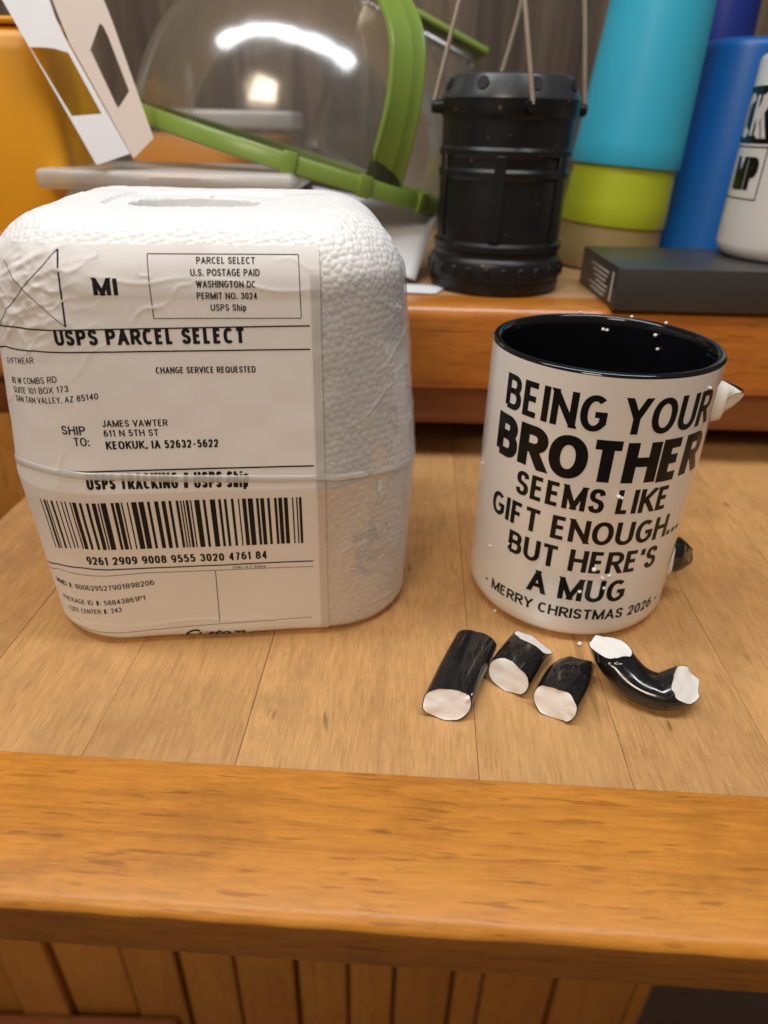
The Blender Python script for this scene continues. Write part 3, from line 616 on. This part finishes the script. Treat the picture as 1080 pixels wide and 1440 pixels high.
# rules and frames
rule = lambda *q: put_rect('printed_rule', list(q), on_label, 'ink', label, 1.0)
rule(stroke(-12.8, 144.0, 31.3, 144.0, .22), stroke(-12.7, 125.6, 31.5, 125.6, .22), stroke(-12.7, 125.6, -12.8, 144, .22), stroke(31.5, 125.6, 31.3, 144, .22))
rule(stroke(-37.9, 145, -38.7, 123.3, .6)); rule(stroke(-37.9, 145, -52.7, 133.5, .24), stroke(-52.7, 133.5, -76, 117.5, .24)); rule(stroke(-63, 141, -54, 135, .24), stroke(-54, 135, -38.9, 123.4, .24))
rule(stroke(-86, 119.0, -60, 122.0, .42), stroke(-60, 122.0, 34, 123.3, .42))
rule(stroke(-86, 110.6, -70, 114.4, .42), stroke(-70, 114.4, -51, 115.6, .42), stroke(-51, 115.6, 33.9, 116.1, .42))
rule(stroke(-49.5, 77.1, 33.8, 77.3, .5))
rule(stroke(-74, 32.0, -62, 36.4, .5), stroke(-62, 36.4, -50, 38.0, .5), stroke(-50, 38.0, 32.5, 38.6, .5))
rule(stroke(-74, 29.4, -62, 34.2, .2), stroke(-62, 34.2, -28, 36.1, .2), stroke(-28, 36.1, 32.4, 36.1, .2))
rule(stroke(-2.9, 35.9, -3.8, 11.6, .22)); rule(stroke(-66, 7.0, -4, 10.6, .2), stroke(-4, 10.6, 31.5, 11.6, .2))
# linear barcode
rnd = random.Random(3); bars = []; x = -60.5; mod = .47
while x < 30.2:
    w = mod*rnd.choice((1, 1, 1, 2, 2, 3, 4)); g = mod*rnd.choice((1, 1, 2, 2, 3))
    if x+w > 30.6: break
    lo = 46.6-max(0, -50-x)*.22; hi = 65.9-max(0, -50-x)*.12
    bars.append([(x, lo), (x+w*.93, lo), (x+w*.93, hi), (x, hi)]); x += w+g
put_rect('barcode', bars, on_label, 'ink', label, 2.0)

# clear tape stretched round the corner, with puckers
us = np.arange(34.5, 118, .6); ss = np.arange(3.0, 139, .6); U, Sg = np.meshgrid(us, ss)
q = np.stack([U.ravel()*.28, Sg.ravel()*.28, 0*U.ravel()], -1)
H = .72+dent(U, Sg)+crease(U, Sg, TCREASE)+.10*vnoise(q, 21).reshape(U.shape)
obj('clear_tape', surf(U, Sg, H).reshape(-1, 3), grid_faces(len(ss), len(us)), 'tape', parcel, True)
# white plastic band over the seam of the two halves
us = np.arange(-112, 112.1, 1.0); sm = np.interp(us, band_pts[:, 0], band_pts[:, 1]); k = np.ones(7)/7; sm = np.convolve(np.pad(sm, 3, mode='edge'), k, 'valid')
rows = [(-1.35, .55), (-1.2, .72), (-.4, .82), (.4, .82), (1.2, .72), (1.35, .55)]; V = []
for ds, off in rows:
    wob = .18*vnoise(np.stack([us*.2, 0*us+ds, 0*us], -1), 11); V.append(surf(us, sm+ds*(1+.5*wob), dent(us, sm)+off-.05-.45*np.clip((np.abs(us)-60)/30, 0, 1)*(us > 0)))
obj('plastic_band', np.concatenate(V), grid_faces(len(rows), len(us)), 'band', parcel, True)

# ================================================================== BROKEN MUG
MX, MY, MR, MH = 79.677, 246.524, 41.0, 108.1
mug = thing('mug', 'white mug with black lettering and black inside, its handle broken off', 'mug', (MX, MY, 0))
outer = [(0.1, 1.2), (33, 1.2), (34, .3), (35, 0)]
for k in range(1, 13): a = math.pi/2*k/12; outer.append((35+6*math.sin(a), 8-8*math.cos(a)))
outer += [(MR, z) for z in np.linspace(14, MH-1.3, 14)]
lathe('mug_body', outer, 'white', mug, 160, 60)
inner = [(MR, MH-1.3), (MR-.12, MH-.9), (MR-.6, MH-.3), (MR-1.7, MH), (MR-2.7, MH-.4), (MR-3.3, MH-1.4), (MR-3.6, MH-4)]
inner += [(MR-3.7, z) for z in np.linspace(MH-12, 16, 10)]
for k in range(1, 9): a = math.pi/2*k/8; inner.append((MR-3.7-9*(1-math.cos(a)), 16-9*math.sin(a)))
inner += [(.1, 7)]
lathe('black_lining', inner, 'lining', mug, 160, 60)
def on_mug(x, y, lift=.10):
    a = x/MR; r = MR+lift; return np.stack([r*np.sin(a), -r*np.cos(a), y+0*a], -1)
for body, a, b, y, cap, sw in (('BEING YOUR', -46.6, 34.0, 88.1, 12.5, .19), ('BROTHER', -49.2, 35.4, 69.6, 16.0, .255), ('SEEMS LIKE', -36, 21.5, 58.0, 9.5, .195), ('GIFT ENOUGH...', -47.2, 35.8, 45.0, 9.6, .195),
                              ("BUT HERE\u2019S", -36, 23.6, 32.6, 9.5, .195), ('A MUG', -25.2, 12.0, 19.5, 10, .2), ('- MERRY CHRISTMAS 2026 -', -46.5, 33.6, 11.2, 4.7, .2)):
    put_text('lettering', body, a, b, y, cap, on_mug, 'mugink', mug, sw, sq=2.15, gap=.035 if sw > .24 else .085)

def broken_tube(parent, path, a, b, sk0, sk1, body_mat='black', seed=1, cap_mat='brk', n=36, steps=16, skin=.55, taper=None, jag=.75):
    """piece of handle: oval tube along path with ragged broken ends. sk = (along width, along height) slant of the cut"""
    p = smooth_path(path, steps); V = []; up = np.array([0, 0, 1.0]); frames = []
    for i in range(steps):
        d = p[min(i+1, steps-1)]-p[max(i-1, 0)]; d /= np.linalg.norm(d); s = np.cross(d, up); s /= np.linalg.norm(s); w = np.cross(s, d); frames.append((d, s, w))
    th = np.arange(n)*2*np.pi/n; e = 2.35
    cx = np.sign(np.cos(th))*np.abs(np.cos(th))**(2/e); sy = np.sign(np.sin(th))*np.abs(np.sin(th))**(2/e)
    rng = np.random.RandomState(seed)
    def slant(end):
        sk = sk0 if end == 0 else sk1; q = np.stack([cx*2.2+seed, sy*2.2, 0*cx+end], -1)
        return sk[0]*cx+sk[1]*sy+jag*vnoise(q, seed)+.35*jag*vnoise(q*3, seed+3)
    s0, s1 = slant(0), slant(1)
    for i in range(steps):
        d, s, w = frames[i]; t = i/(steps-1); k = 1 if taper is None else taper(t)
        off = s0*(max(0, 1-t*3))+s1*(max(0, 1-(1-t)*3))
        for j in range(n): V.append(p[i]+s*(a*k*cx[j])+w*(b*k*sy[j])+d*off[j])
    obj('glazed_piece', V, grid_faces(steps, n, True), body_mat, parent, True, 50)
    for end in (0, 1):
        i = 0 if end == 0 else steps-1; ring = np.array(V[i*n:(i+1)*n]); c = ring.mean(0); d = frames[i][0]*(-1 if end == 0 else 1); W = [c+(ring-c)*.965+d*.05]
        _, S_, W_ = frames[i]; la, lb = (ring-c)@S_, (ring-c)@W_; dv = (ring-c)@d
        co = np.linalg.lstsq(np.stack([la, lb], -1), dv, rcond=None)[0]; jg = dv-la*co[0]-lb*co[1]
        for r in (.95, .86, .74, .6, .45, .3, .15):
            rr = c+(ring-c)*r-d*(jg*(r-r**5))[:, None]; q = rr*.22+end*5+seed; h = (.34*vnoise(q, seed+7)+.13*vnoise(q*2.3, seed+8))*(1-r**6); W.append(rr+d*h[:, None])
        W = np.concatenate(W); f = grid_faces(8, n, True); f.append(tuple(7*n+j for j in range(n))) 
        if end == 0: f = [tuple(reversed(x)) for x in f]
        obj('broken_face', W, f, cap_mat, parent, True, 60)

# stubs of the handle left on the mug (radial direction)
def stub(z, phi, la, ls, a, b, ska, sks, seed):
    """white broken core with a remnant of black glaze on its far side"""
    s = bpy.data.objects.new('handle_stub', None); COL.objects.link(s); s.parent = mug; s.empty_display_size = .005
    ph = math.radians(phi); d = np.array([math.sin(ph), -math.cos(ph), 0]); sd = np.array([-math.cos(ph), -math.sin(ph), 0])
    def run(length, shift, k, sk, mat, sdd, end):
        c0 = d*(MR-3.0)-sd*shift+np.array([0, 0, z]); c1 = d*(MR+length)-sd*shift+np.array([0, 0, z+.5]); broken_tube(s, [c0, (c0+c1)/2, c1], a*k, b*k, (0, 0), sk, mat, sdd, mat, 32, 12, jag=.4, taper=lambda t: 1.3-.3*min(1, t*1.4)-end*max(0, t-.6)**1.6)
    run(la, 0, 1, ska, 'brk', seed, 2.2); run(ls, 2.6, .98, sks, 'black', seed+5, 2.0)
stub(88.5, 79, 7.4, 7.8, 4.8, 6.8, (-3.2, 1.6), (-2.6, 2.4), 11)
stub(20.0, 77, 3.0, 8.6, 6.2, 7.2, (-2.8, 1.0), (-1.6, -1.2), 23)

def frag(label, loc, path, a, b, sk0, sk1, seed, **kw):
    t = thing('handle_fragment', label, 'mug fragment', (loc[0], loc[1], 0), 0, 'broken pieces of the mug handle')
    broken_tube(t, [(x-loc[0], y-loc[1], z) for x, y, z in path], a, b, sk0, sk1, 'black', seed, **kw); return t
f1 = frag('longest straight black handle piece, leftmost, with a chipped white end facing front', (29, 181), [(22.9, 166, 5.3), (29, 181, 5.9), (36, 197.5, 5.4)], 8.0, 5.0, (2.0, 2.6), (.3, 0), 31)
bm = bmesh.new(); bmesh.ops.create_icosphere(bm, subdivisions=2, radius=1)
for v in bm.verts:
    k = 1+.45*float(vnoise([[v.co.x*2+4, v.co.y*2, v.co.z*2]])[0]); v.co = Vector((v.co.x*1.0*k, v.co.y*2.1*k, v.co.z*1.5*k))
bmesh.ops.rotate(bm, verts=bm.verts, matrix=Matrix.Rotation(-.4, 3, 'Z')); bmesh.ops.translate(bm, verts=bm.verts, vec=Vector((30.1-29, 166.9-181, 7.3)))
bm_obj('glaze_chip', bm, 'brk', f1, True)
frag('short black handle piece with white breaks at both ends, second from the left', (52, 187), [(45.6, 179.4, 5.6), (51, 187.4, 7.0), (57.5, 197, 6.4)], 8.0, 5.2, (-.6, 2.6), (-2.4, -9.0), 47)
frag('short black handle piece with rounded dark top, third from the left', (65, 177), [(59.7, 167.4, 5.2), (64.8, 175.8, 5.8), (71.6, 187.0, 5.0)], 7.8, 5.0, (-.4, 2.4), (2.5, -1.0), 53, taper=lambda t: 1-.22*max(0, t-.55)**1.5/.3)
frag('curved black handle piece with two white ends turned up, rightmost', (93, 178), [(82.6, 187.6, 13.2), (84.8, 184.2, 9.4), (90.6, 178.2, 5.6), (98.0, 174.4, 5.2), (106.0, 174.8, 8.2)], 7.2, 5.0, (-.8, 4.6), (-3.6, -4.0), 67, steps=26)

# stray foam beads
def bead(x, y, z, r, label):
    bm = bmesh.new(); bmesh.ops.create_icosphere(bm, subdivisions=2, radius=1)
    s = random.random()*100
    for v in bm.verts:
        k = 1+.18*float(vnoise([[v.co.x*1.5+s, v.co.y*1.5, v.co.z*1.5]])[0]); v.co = Vector((v.co.x*r*k, v.co.y*r*k*.95, v.co.z*r*k*.9))
    o = bm_obj('foam_bead', bm, 'bare', None, True); o.location = (x*MM, y*MM, z*MM)
    tag(o, label, 'foam bead', 'stray foam beads on and around the mug'); return o
bi = 'tiny foam bead on the black inside of the mug, '
for px, py, pz, r, w in ((88.9, 281.6, 102.7, .75, 'left one of the touching pair'), (90.4, 281.2, 102.5, .7, 'right one of the touching pair'), (106.6, 270.6, 103.7, .8, 'upper of the two at right'), (108.2, 269.2, 98.5, .7, 'lower of the two at right')):
    bead(px, py, pz, r, bi+w)
for px, py, w in ((79.5, 285.6, 'leftmost of three'), (99.5, 281.0, 'middle one of three'), (110.3, 271.6, 'rightmost of three')):
    d = math.hypot(px-MX, py-MY); bead(MX+(px-MX)/d*39.4, MY+(py-MY)/d*39.4, 108.4, .7, 'tiny foam bead on the far rim of the mug, '+w)
bo = 'tiny foam bead on the mug '
for u, z, r, w in ((-60.5, 58.8, .5, 'at its left outline beside SEEMS'), (-45.4, 29.3, .6, 'left of and below BUT'), (-35.5, 35.7, .5, 'on the B of BUT'), (1.0, 65.1, .85, 'on the L of LIKE, the larger of two'), (2.2, 64.6, .6, 'on the L of LIKE, the smaller of two'),
                   (-2.2, 34.7, .85, 'on the first E of HERE, the big one'), (3.9, 31.9, .7, 'under the R of HERE'), (1.6, 30.9, .6, 'between the lines under the first E of HERE'), (-5.6, 24.3, .75, 'on the M of MUG'), (3.0, 26.4, .7, 'on the U of MUG'), (29.0, 101.3, .6, 'above the R of YOUR near the rim')):
    x, y, z = on_mug(u, z, r*.7); bead(MX+x, MY+y, z, r, bo+w)
for x, y, r, w in ((77.4, 203.4, .9, 'in front of the foot of the mug'), (47.0, 223.0, .7, 'left of the foot of the mug')):
    bead(x, y, r*.9, r, 'tiny white foam bead lying on the board '+w)

# ================================================================== THINGS ON THE COUNTER BEHIND (counter top at z = 92)
CT = 92.0
# --- lantern
lan = thing('lantern', 'black ribbed camping lantern with wire handles, dusty', 'lantern', (62, 423, CT))
prof = [(.1, 0), (35.5, 0), (37.2, 1.2), (37.8, 4), (37.8, 8), (38.6, 9), (38.6, 16), (37.6, 18), (36, 19.5), (36, 22), (36.8, 23), (36.8, 26), (35.2, 27.5), (35.2, 30), (35.2, 58), (36.2, 59.5), (36.2, 62), (35, 63.5), (35, 68), (36.2, 69.5), (36.2, 72), (35.2, 73.5), (35.4, 86), (36.6, 88), (36.8, 95)]
lathe('lantern_body', prof, 'lantern', lan, 96, 30)
lathe('cap', [(36.8, 95.2), (36.2, 97), (31.5, 105.5), (30, 106.2), (.1, 106.4)], 'cap', lan, 96, 25)
for k in range(6):
    a = math.radians(-101+60*k); bm = box_bm(-3.0, 3.0, -1.0, 1.0, 28.5, 70.0, .6, 1); bmesh.ops.rotate(bm, verts=bm.verts, matrix=Matrix.Rotation(a+math.pi/2, 3, 'Z')); bmesh.ops.translate(bm, verts=bm.verts, vec=Vector((35.5*math.cos(a), 35.5*math.sin(a), 0)))
    bm_obj('rib', bm, 'lantern', lan, True, 40)
for k in range(24):
    a = math.radians(15*k); bm = box_bm(-2.4, 2.4, -.8, .8, 9.6, 15.4, .5, 1); bmesh.ops.rotate(bm, verts=bm.verts, matrix=Matrix.Rotation(a+math.pi/2, 3, 'Z')); bmesh.ops.translate(bm, verts=bm.verts, vec=Vector((38.7*math.cos(a), 38.7*math.sin(a), 0)))
    bm_obj('base_grip', bm, 'lantern', lan, True, 40)
for k in range(8):
    a = math.radians(-90+12+45*k); d = Vector((math.cos(a), math.sin(a), .45)).normalized()
    bm = bmesh.new(); bmesh.ops.create_cone(bm, cap_ends=True, segments=18, radius1=3.2, radius2=3.2, depth=1.4); bmesh.ops.rotate(bm, verts=bm.verts, matrix=d.to_track_quat('Z', 'Y').to_matrix()); bmesh.ops.translate(bm, verts=bm.verts, vec=Vector((33.9*math.cos(a), 33.9*math.sin(a), 101.4)))
    bm_obj('vent_hole', bm, 'hole', lan, True, 40)
knob = {}
for nm, deg in (('l', 187), ('r', 7), ('f', 277), ('b', 97)):
    a = math.radians(deg); d = Vector((math.cos(a), math.sin(a), 0)); bm = bmesh.new(); bmesh.ops.create_cone(bm, cap_ends=True, segments=18, radius1=3.6, radius2=3.2, depth=7); bmesh.ops.bevel(bm, geom=bm.edges[:], offset=.6, segments=2, affect='EDGES')
    bmesh.ops.rotate(bm, verts=bm.verts, matrix=d.to_track_quat('Z', 'Y').to_matrix()); bmesh.ops.translate(bm, verts=bm.verts, vec=d*39+Vector((0, 0, 91.5))); bm_obj('knob', bm, 'lantern', lan, True, 40); knob[nm] = d*41.5+Vector((0, 0, 92.5))
l, r, fr, bk = knob['l'], knob['r'], knob['f'], knob['b']
tube('wire_handle', [l, l+Vector((12, 0, 52)), l+Vector((22, 0, 95)), (-8, -5, 208), (8, 5, 208), r+Vector((-22, 0, 95)), r+Vector((-9, 0, 52)), r], 1.25, 'wire', lan, 10, 70)
tube('wire_handle', [fr, fr+Vector((-11, 4, 52)), fr+Vector((-19, 12, 95)), (-14, -8, 190), (14, 10, 190), bk+Vector((14, -10, 95)), bk+Vector((11, -3, 48)), bk], 1.25, 'wire', lan, 10, 70)

# --- stacked silicone tumblers, upside down
def tumbler(name, label, x, y, z0, h, r0, r1, mat, group=None, cat='tumbler', lean=0.0):
    pr = [(r0-2.2, 14), (r0-2.2, 0.6), (r0-1.6, 0), (r0-.3, 0), (r0, .8)]
    for k in range(1, 12): t = k/12; pr.append((r0+(r1-r0)*t, .8+(h-7)*t))
    for k in range(7): a = math.pi/2*k/6; pr.append((r1-6+6*math.cos(a), h-6+6*math.sin(a)))
    pr.append((.1, h)); o = lathe(name, pr, mat, None, 72, 40); o.location = (x*MM+lean*(z0-CT)*MM, y*MM, z0*MM); o.rotation_euler = (0, math.atan(lean), 0); tag(o, label, cat, group); return o
tg = 'upturned silicone tumblers'
tumbler('tumbler', 'tan upturned tumbler at the bottom of the stack behind the lantern', 150, 505, CT+.05, 150, 35.2, 26.5, 'tan', tg, lean=.06)
tumbler('tumbler', 'lime green upturned tumbler in the middle of the stack', 150, 505, CT+27.5, 150, 34.8, 26.4, 'lime', tg, lean=.06)
tumbler('tumbler', 'teal upturned tumbler on top of the stack', 150, 505, CT+62.5, 150, 35.0, 27.5, 'teal', tg, lean=.06)
tumbler('tumbler', 'bright blue upturned tumbler between the teal stack and the white mug', 236, 545, CT, 136, 45, 30, 'blue', tg)
tumbler('tumbler', 'dark navy tumbler standing behind the bright blue one', 246, 628, CT, 215, 28, 22, 'navy', tg)

# --- charcoal box and the mug on it
bx = thing('flat_box', 'flat charcoal box with small white print on its left end, under a mug', 'box', (117.5, 363, CT), math.radians(0.0))
box('carton', 0, 190, 0, 74, .05, 21.4, 'dark', bx, .7)
for k in range(6):
    z = 15.6-2.5*k
    f = [(0, 1, 2, 3)]; a, b = 16+2*(k % 3), 52-4*((k*5) % 4); obj('printed_line', [(-.06, a, z), (-.06, b, z), (-.06, b, z+1.0), (-.06, a, z+1.0)], f, 'print', bx, False)
obj('printed_line', [(-.06, 7, 3), (-.06, 10, 3), (-.06, 10, 18), (-.06, 7, 18)], [(0, 1, 2, 3)], 'print', bx, False)
M2R = 38.0
m2 = thing('mug', 'white mug with a black lettered badge, cut off by the right edge', 'mug', (226, 412, CT+21.45))
o2 = [(.1, .6), (30, .6), (31, 0)]
for k in range(1, 9): a = math.pi/2*k/8; o2.append((31+7*math.sin(a), 8-8*math.cos(a)))
o2 += [(M2R, 20), (M2R, 60), (M2R, 94), (M2R-.6, 96), (M2R-1.8, 96.8), (M2R-3, 96), (M2R-3.4, 92), (M2R-3.4, 10), (.1, 8)]
lathe('mug_body', o2, 'whitemug', m2, 96, 50)
def on_m2(x, y, lift=.08): a = x/M2R; r = M2R+lift; return np.stack([r*np.sin(a), -r*np.cos(a), y+0*a], -1)
put_rect('badge_band', [[(-88, 56.5), (-8, 56.5), (-8, 82.5), (-88, 82.5)]], on_m2, 'mugink', m2, 2)
put_text('lettering', 'CK', -71, -46.8, 59.0, 20.5, lambda x, y: on_m2(x, y, .18), 'whitemug', m2, .30)
put_rect('badge_frame', [stroke(-88, 55.0, -42, 55.0, .7), stroke(-88, 30.4, -42, 30.4, .7), stroke(-42, 30.1, -42, 55.3, .7)], on_m2, 'mugink', m2, 2)
put_text('lettering', 'MP', -64, -44.8, 34.2, 16.2, on_m2, 'mugink', m2, .24)

# --- amber container at the left
am = thing('amber_canister', 'tall amber yellow plastic canister behind the parcel at the left edge', 'canister', (-235, 440, CT))
bm = box_bm(-60, 60, -40, 40, 0, 122, 12, 4); bm_obj('canister_body', bm, 'yellow', am, True, 50)
box('canister_lip', -57, 57, -37, 37, 121.5, 124.5, 'yellow', am, 1.2)

# --- milky tubs
tb = thing('plastic_tub', 'milky plastic food tub with a pale lid right behind the parcel', 'tub', (-118, 432, CT))
box('tub_body', -60, 60, -40, 40, 0, 49, 'milky', tb, 8, 3); box('tub_lid', -67, 67, -46, 46, 49.3, 59, 'milky', tb, 3, 3)
tb2 = thing('plastic_tub', 'tub of orange food with a pale lid, seen through the clear dome', 'tub', (-150, 655, CT))
box('tub_contents', -64, 64, -34, 34, 2, 73, 'yellow', tb2, 6, 2); box('tub_body', -66.5, 66.5, -36.5, 36.5, .1, 77, 'satin_clear', tb2, 7, 3); box('tub_lid', -70, 70, -40, 40, 77.3, 90, 'milky', tb2, 3, 3)

# --- folded card sleeve with cut-out windows
def ray_pt(px, py, Y):
    d = _f+_r*((px-540)/FPX)-_u*((py-720)/FPX); k = Y/d.y; return np.array([d.x*k, Y, CAMZ+d.z*k])
def panel(name, outline, window, mat, parent, th, org):
    """flat card with a hole, as a ring of quads between outline and window (equal counts), with thickness"""
    O = np.array(outline)-org; W = np.array(window)-org; n = len(O); nn = np.cross(O[1]-O[0], O[2]-O[0]); nn = nn/np.linalg.norm(nn)*th
    V = np.concatenate([O, W, O+nn, W+nn]); f = []
    for i in range(n):
        j = (i+1) % n; f += [(i, j, n+j, n+i), (2*n+i, 3*n+i, 3*n+j, 2*n+j), (i, 2*n+i, 2*n+j, j), (n+i, n+j, 3*n+j, 3*n+i)]
    return obj(name, V, f, mat, parent, False)
org = np.array([-120., 392., 92.+59.4]); cs = thing('card_sleeve', 'open white card sleeve with cut-out windows leaning over the amber canister', 'card sleeve', tuple(org))
def plane_pts(pxs, p0, nrm):
    out = []
    for px, py in pxs:
        d = np.array(_f+_r*((px-540)/FPX)-_u*((py-720)/FPX)); c = np.array([0, 0, CAMZ]); out.append(c+d*(((p0-c)@nrm)/(d@nrm)))
    return out
fa, fb = ray_pt(60, -30, 402), ray_pt(184, 219, 392); ax = (fb-fa)/np.linalg.norm(fb-fa)
n1 = np.cross(ax, np.array([.93, .38, 0])); n1 /= np.linalg.norm(n1); n2 = np.cross(ax, np.array([.72, .70, 0])); n2 /= np.linalg.norm(n2)
panel('front_panel', plane_pts([(-14, -30), (60, -30), (78, 25), (96, 62), (183, 216), (136, 232)], fb, n1), plane_pts([(42, 66), (60, 66.5), (76, 68), (96, 74), (143, 160), (101, 163)], fb, n1), 'card', cs, .5, org)
panel('back_panel', plane_pts([(62, -30), (134, -30), (158, 30), (216, 194), (188, 223), (98, 60)], fb, n2), plane_pts([(140, 33), (145, 36), (152, 50), (182, 128), (166, 153), (127, 70)], fb, n2), 'cardin', cs, .5, org)

# --- clear domed carrier with lime rim and strap, lying tilted
DC = np.array([-64., 505., 152.]); dm = thing('domed_carrier', 'clear plastic domed carrier with lime green rim and carrying strap, tilted', 'carrier', tuple(DC))
TILT = np.array(Matrix.Rotation(math.radians(-2.6), 3, 'X') @ Matrix.Rotation(math.radians(15.0), 3, 'Y'))
def tilted(o):
    for v in o.data.vertices: v.co = Vector(TILT @ np.array(v.co))
    return o
R0 = 103.0
for nm, a0, mt in (('dome_front', math.pi, 'clear'), ('dome_rear', 0, 'satin_clear')):  # rear half made satin to suppress its second lamp reflection, not worn
    V = []; el = np.linspace(0, math.pi/2-.01, 28); az = np.linspace(a0, a0+math.pi, 49)
    for e in el: V += [(R0*math.cos(e)*math.cos(t), R0*math.cos(e)*math.sin(t), 6+R0*math.sin(e)) for t in az]
    tilted(obj(nm, V, grid_faces(28, 49), mt, dm, True, 60))
tilted(lathe('rim', [(R0-2.5, -3.5), (R0+3, -3.5), (R0+4, -2.5), (R0+4, 3), (R0+2.5, 5.5), (R0-.5, 6), (R0-2.5, 5), (R0-2.5, -3.5)], 'green', dm, 120, 35))
for deg in (275, 298, 322, 338):
    a = math.radians(deg); bm = box_bm(-4, 4, -2, 2, -4.5, 7, 1, 2); bmesh.ops.rotate(bm, verts=bm.verts, matrix=Matrix.Rotation(a+math.pi/2, 3, 'Z')); bmesh.ops.translate(bm, verts=bm.verts, vec=Vector(((R0+3.6)*math.cos(a), (R0+3.6)*math.sin(a), 0))); tilted(bm_obj('clip', bm, 'green', dm, True, 40))
# broad strap arching over the right of the dome
le = smooth_path([ray_pt(510, 262, 421), ray_pt(534, 183, 414), ray_pt(546, 122, 414), ray_pt(548, 55, 420), ray_pt(535, 8, 432), ray_pt(505, -40, 452), ray_pt(440, -95, 490)], 50)
re = smooth_path([ray_pt(560, 276, 432), ray_pt(580, 204, 426), ray_pt(595, 122, 428), ray_pt(596, 53, 436), ray_pt(578, 2, 450), ray_pt(540, -50, 472), ray_pt(465, -110, 512)], 50)
V = []
for k in range(50):
    a, b = le[k]-DC, re[k]-DC; t = le[min(k+1, 49)]-le[max(k-1, 0)]; nn = np.cross(t, b-a); nn /= np.linalg.norm(nn); nn *= -1 if nn[1] > 0 else 1; nn = -nn if nn[1] > 0 else nn
    for u, h in ((0, .6), (.02, 1.5), (.07, 1.8), (.10, 1.3), (.3, 1.35), (.56, 1.4), (.59, 1.6), (.62, 1.4), (.90, 1.3), (.94, 1.7), (.98, 1.4), (1, .4), (1, -.9), (0, -.9)): V.append(a+(b-a)*u+nn*h)
n = 14; f = grid_faces(50, n, True); f += [tuple(range(n-1, -1, -1)), tuple(49*n+j for j in range(n))]
obj('strap', V, f, 'green', dm, True, 35)
# --- clear bin with lime rim behind the lantern
BT = math.radians(23); k0 = ray_pt(690, 68, 616); off = np.array([46*math.cos(BT)+126*math.sin(BT), 0, -46*math.sin(BT)+126*math.cos(BT)])
cb = thing('clear_bin', 'clear plastic bin with lime green rim leaning behind the lantern', 'bin', (k0[0]-off[0], 656, k0[2]-off[2])); cb.rotation_euler = (0, BT, 0)
box('bin_wall', -60, 43, -36, 36, 1, 121, 'clear', cb, 10, 3); box('bin_rim', -63, 46, -39, 39, 121.3, 126, 'green', cb, 2, 3); box('bin_base', -60, 43, -36, 36, -3, .6, 'green', cb, 1.5, 2)

# --- white papers on the counter
def sheet(name, label, corners, bow, mat='bluepaper', n=14):
    a, b, c, d = [np.array(x, float) for x in corners]; o = (a+b+c+d)/4; V = []
    for i in range(n):
        for j in range(n):
            u, v = i/(n-1), j/(n-1); q = (a*(1-u)+b*u)*(1-v)+(d*(1-u)+c*u)*v; q = q+np.array([0, -.4, 1])*bow*math.sin(math.pi*u)*math.sin(math.pi*v*.9+.1); V.append(q-o)
    ob = obj(name, V, grid_faces(n, n), mat, None, True); ob.location = [x*MM for x in o]; m = ob.modifiers.new('thickness', 'SOLIDIFY'); m.thickness = .0004
    tag(ob, label, 'paper'); return ob
sheet('paper_sheet', 'white folded paper wedged between the parcel and the lantern under the lime rim', [(-50, 470, 140), (28, 455, 127), (15, 415, 95), (-50, 420, 112)], 5)
sheet('paper_scrap', 'small pale paper scrap flat on the counter beside the lantern foot', [(-10, 392, 92.6), (26, 390, 92.6), (34, 409, 92.8), (-5, 414, 92.8)], .6)
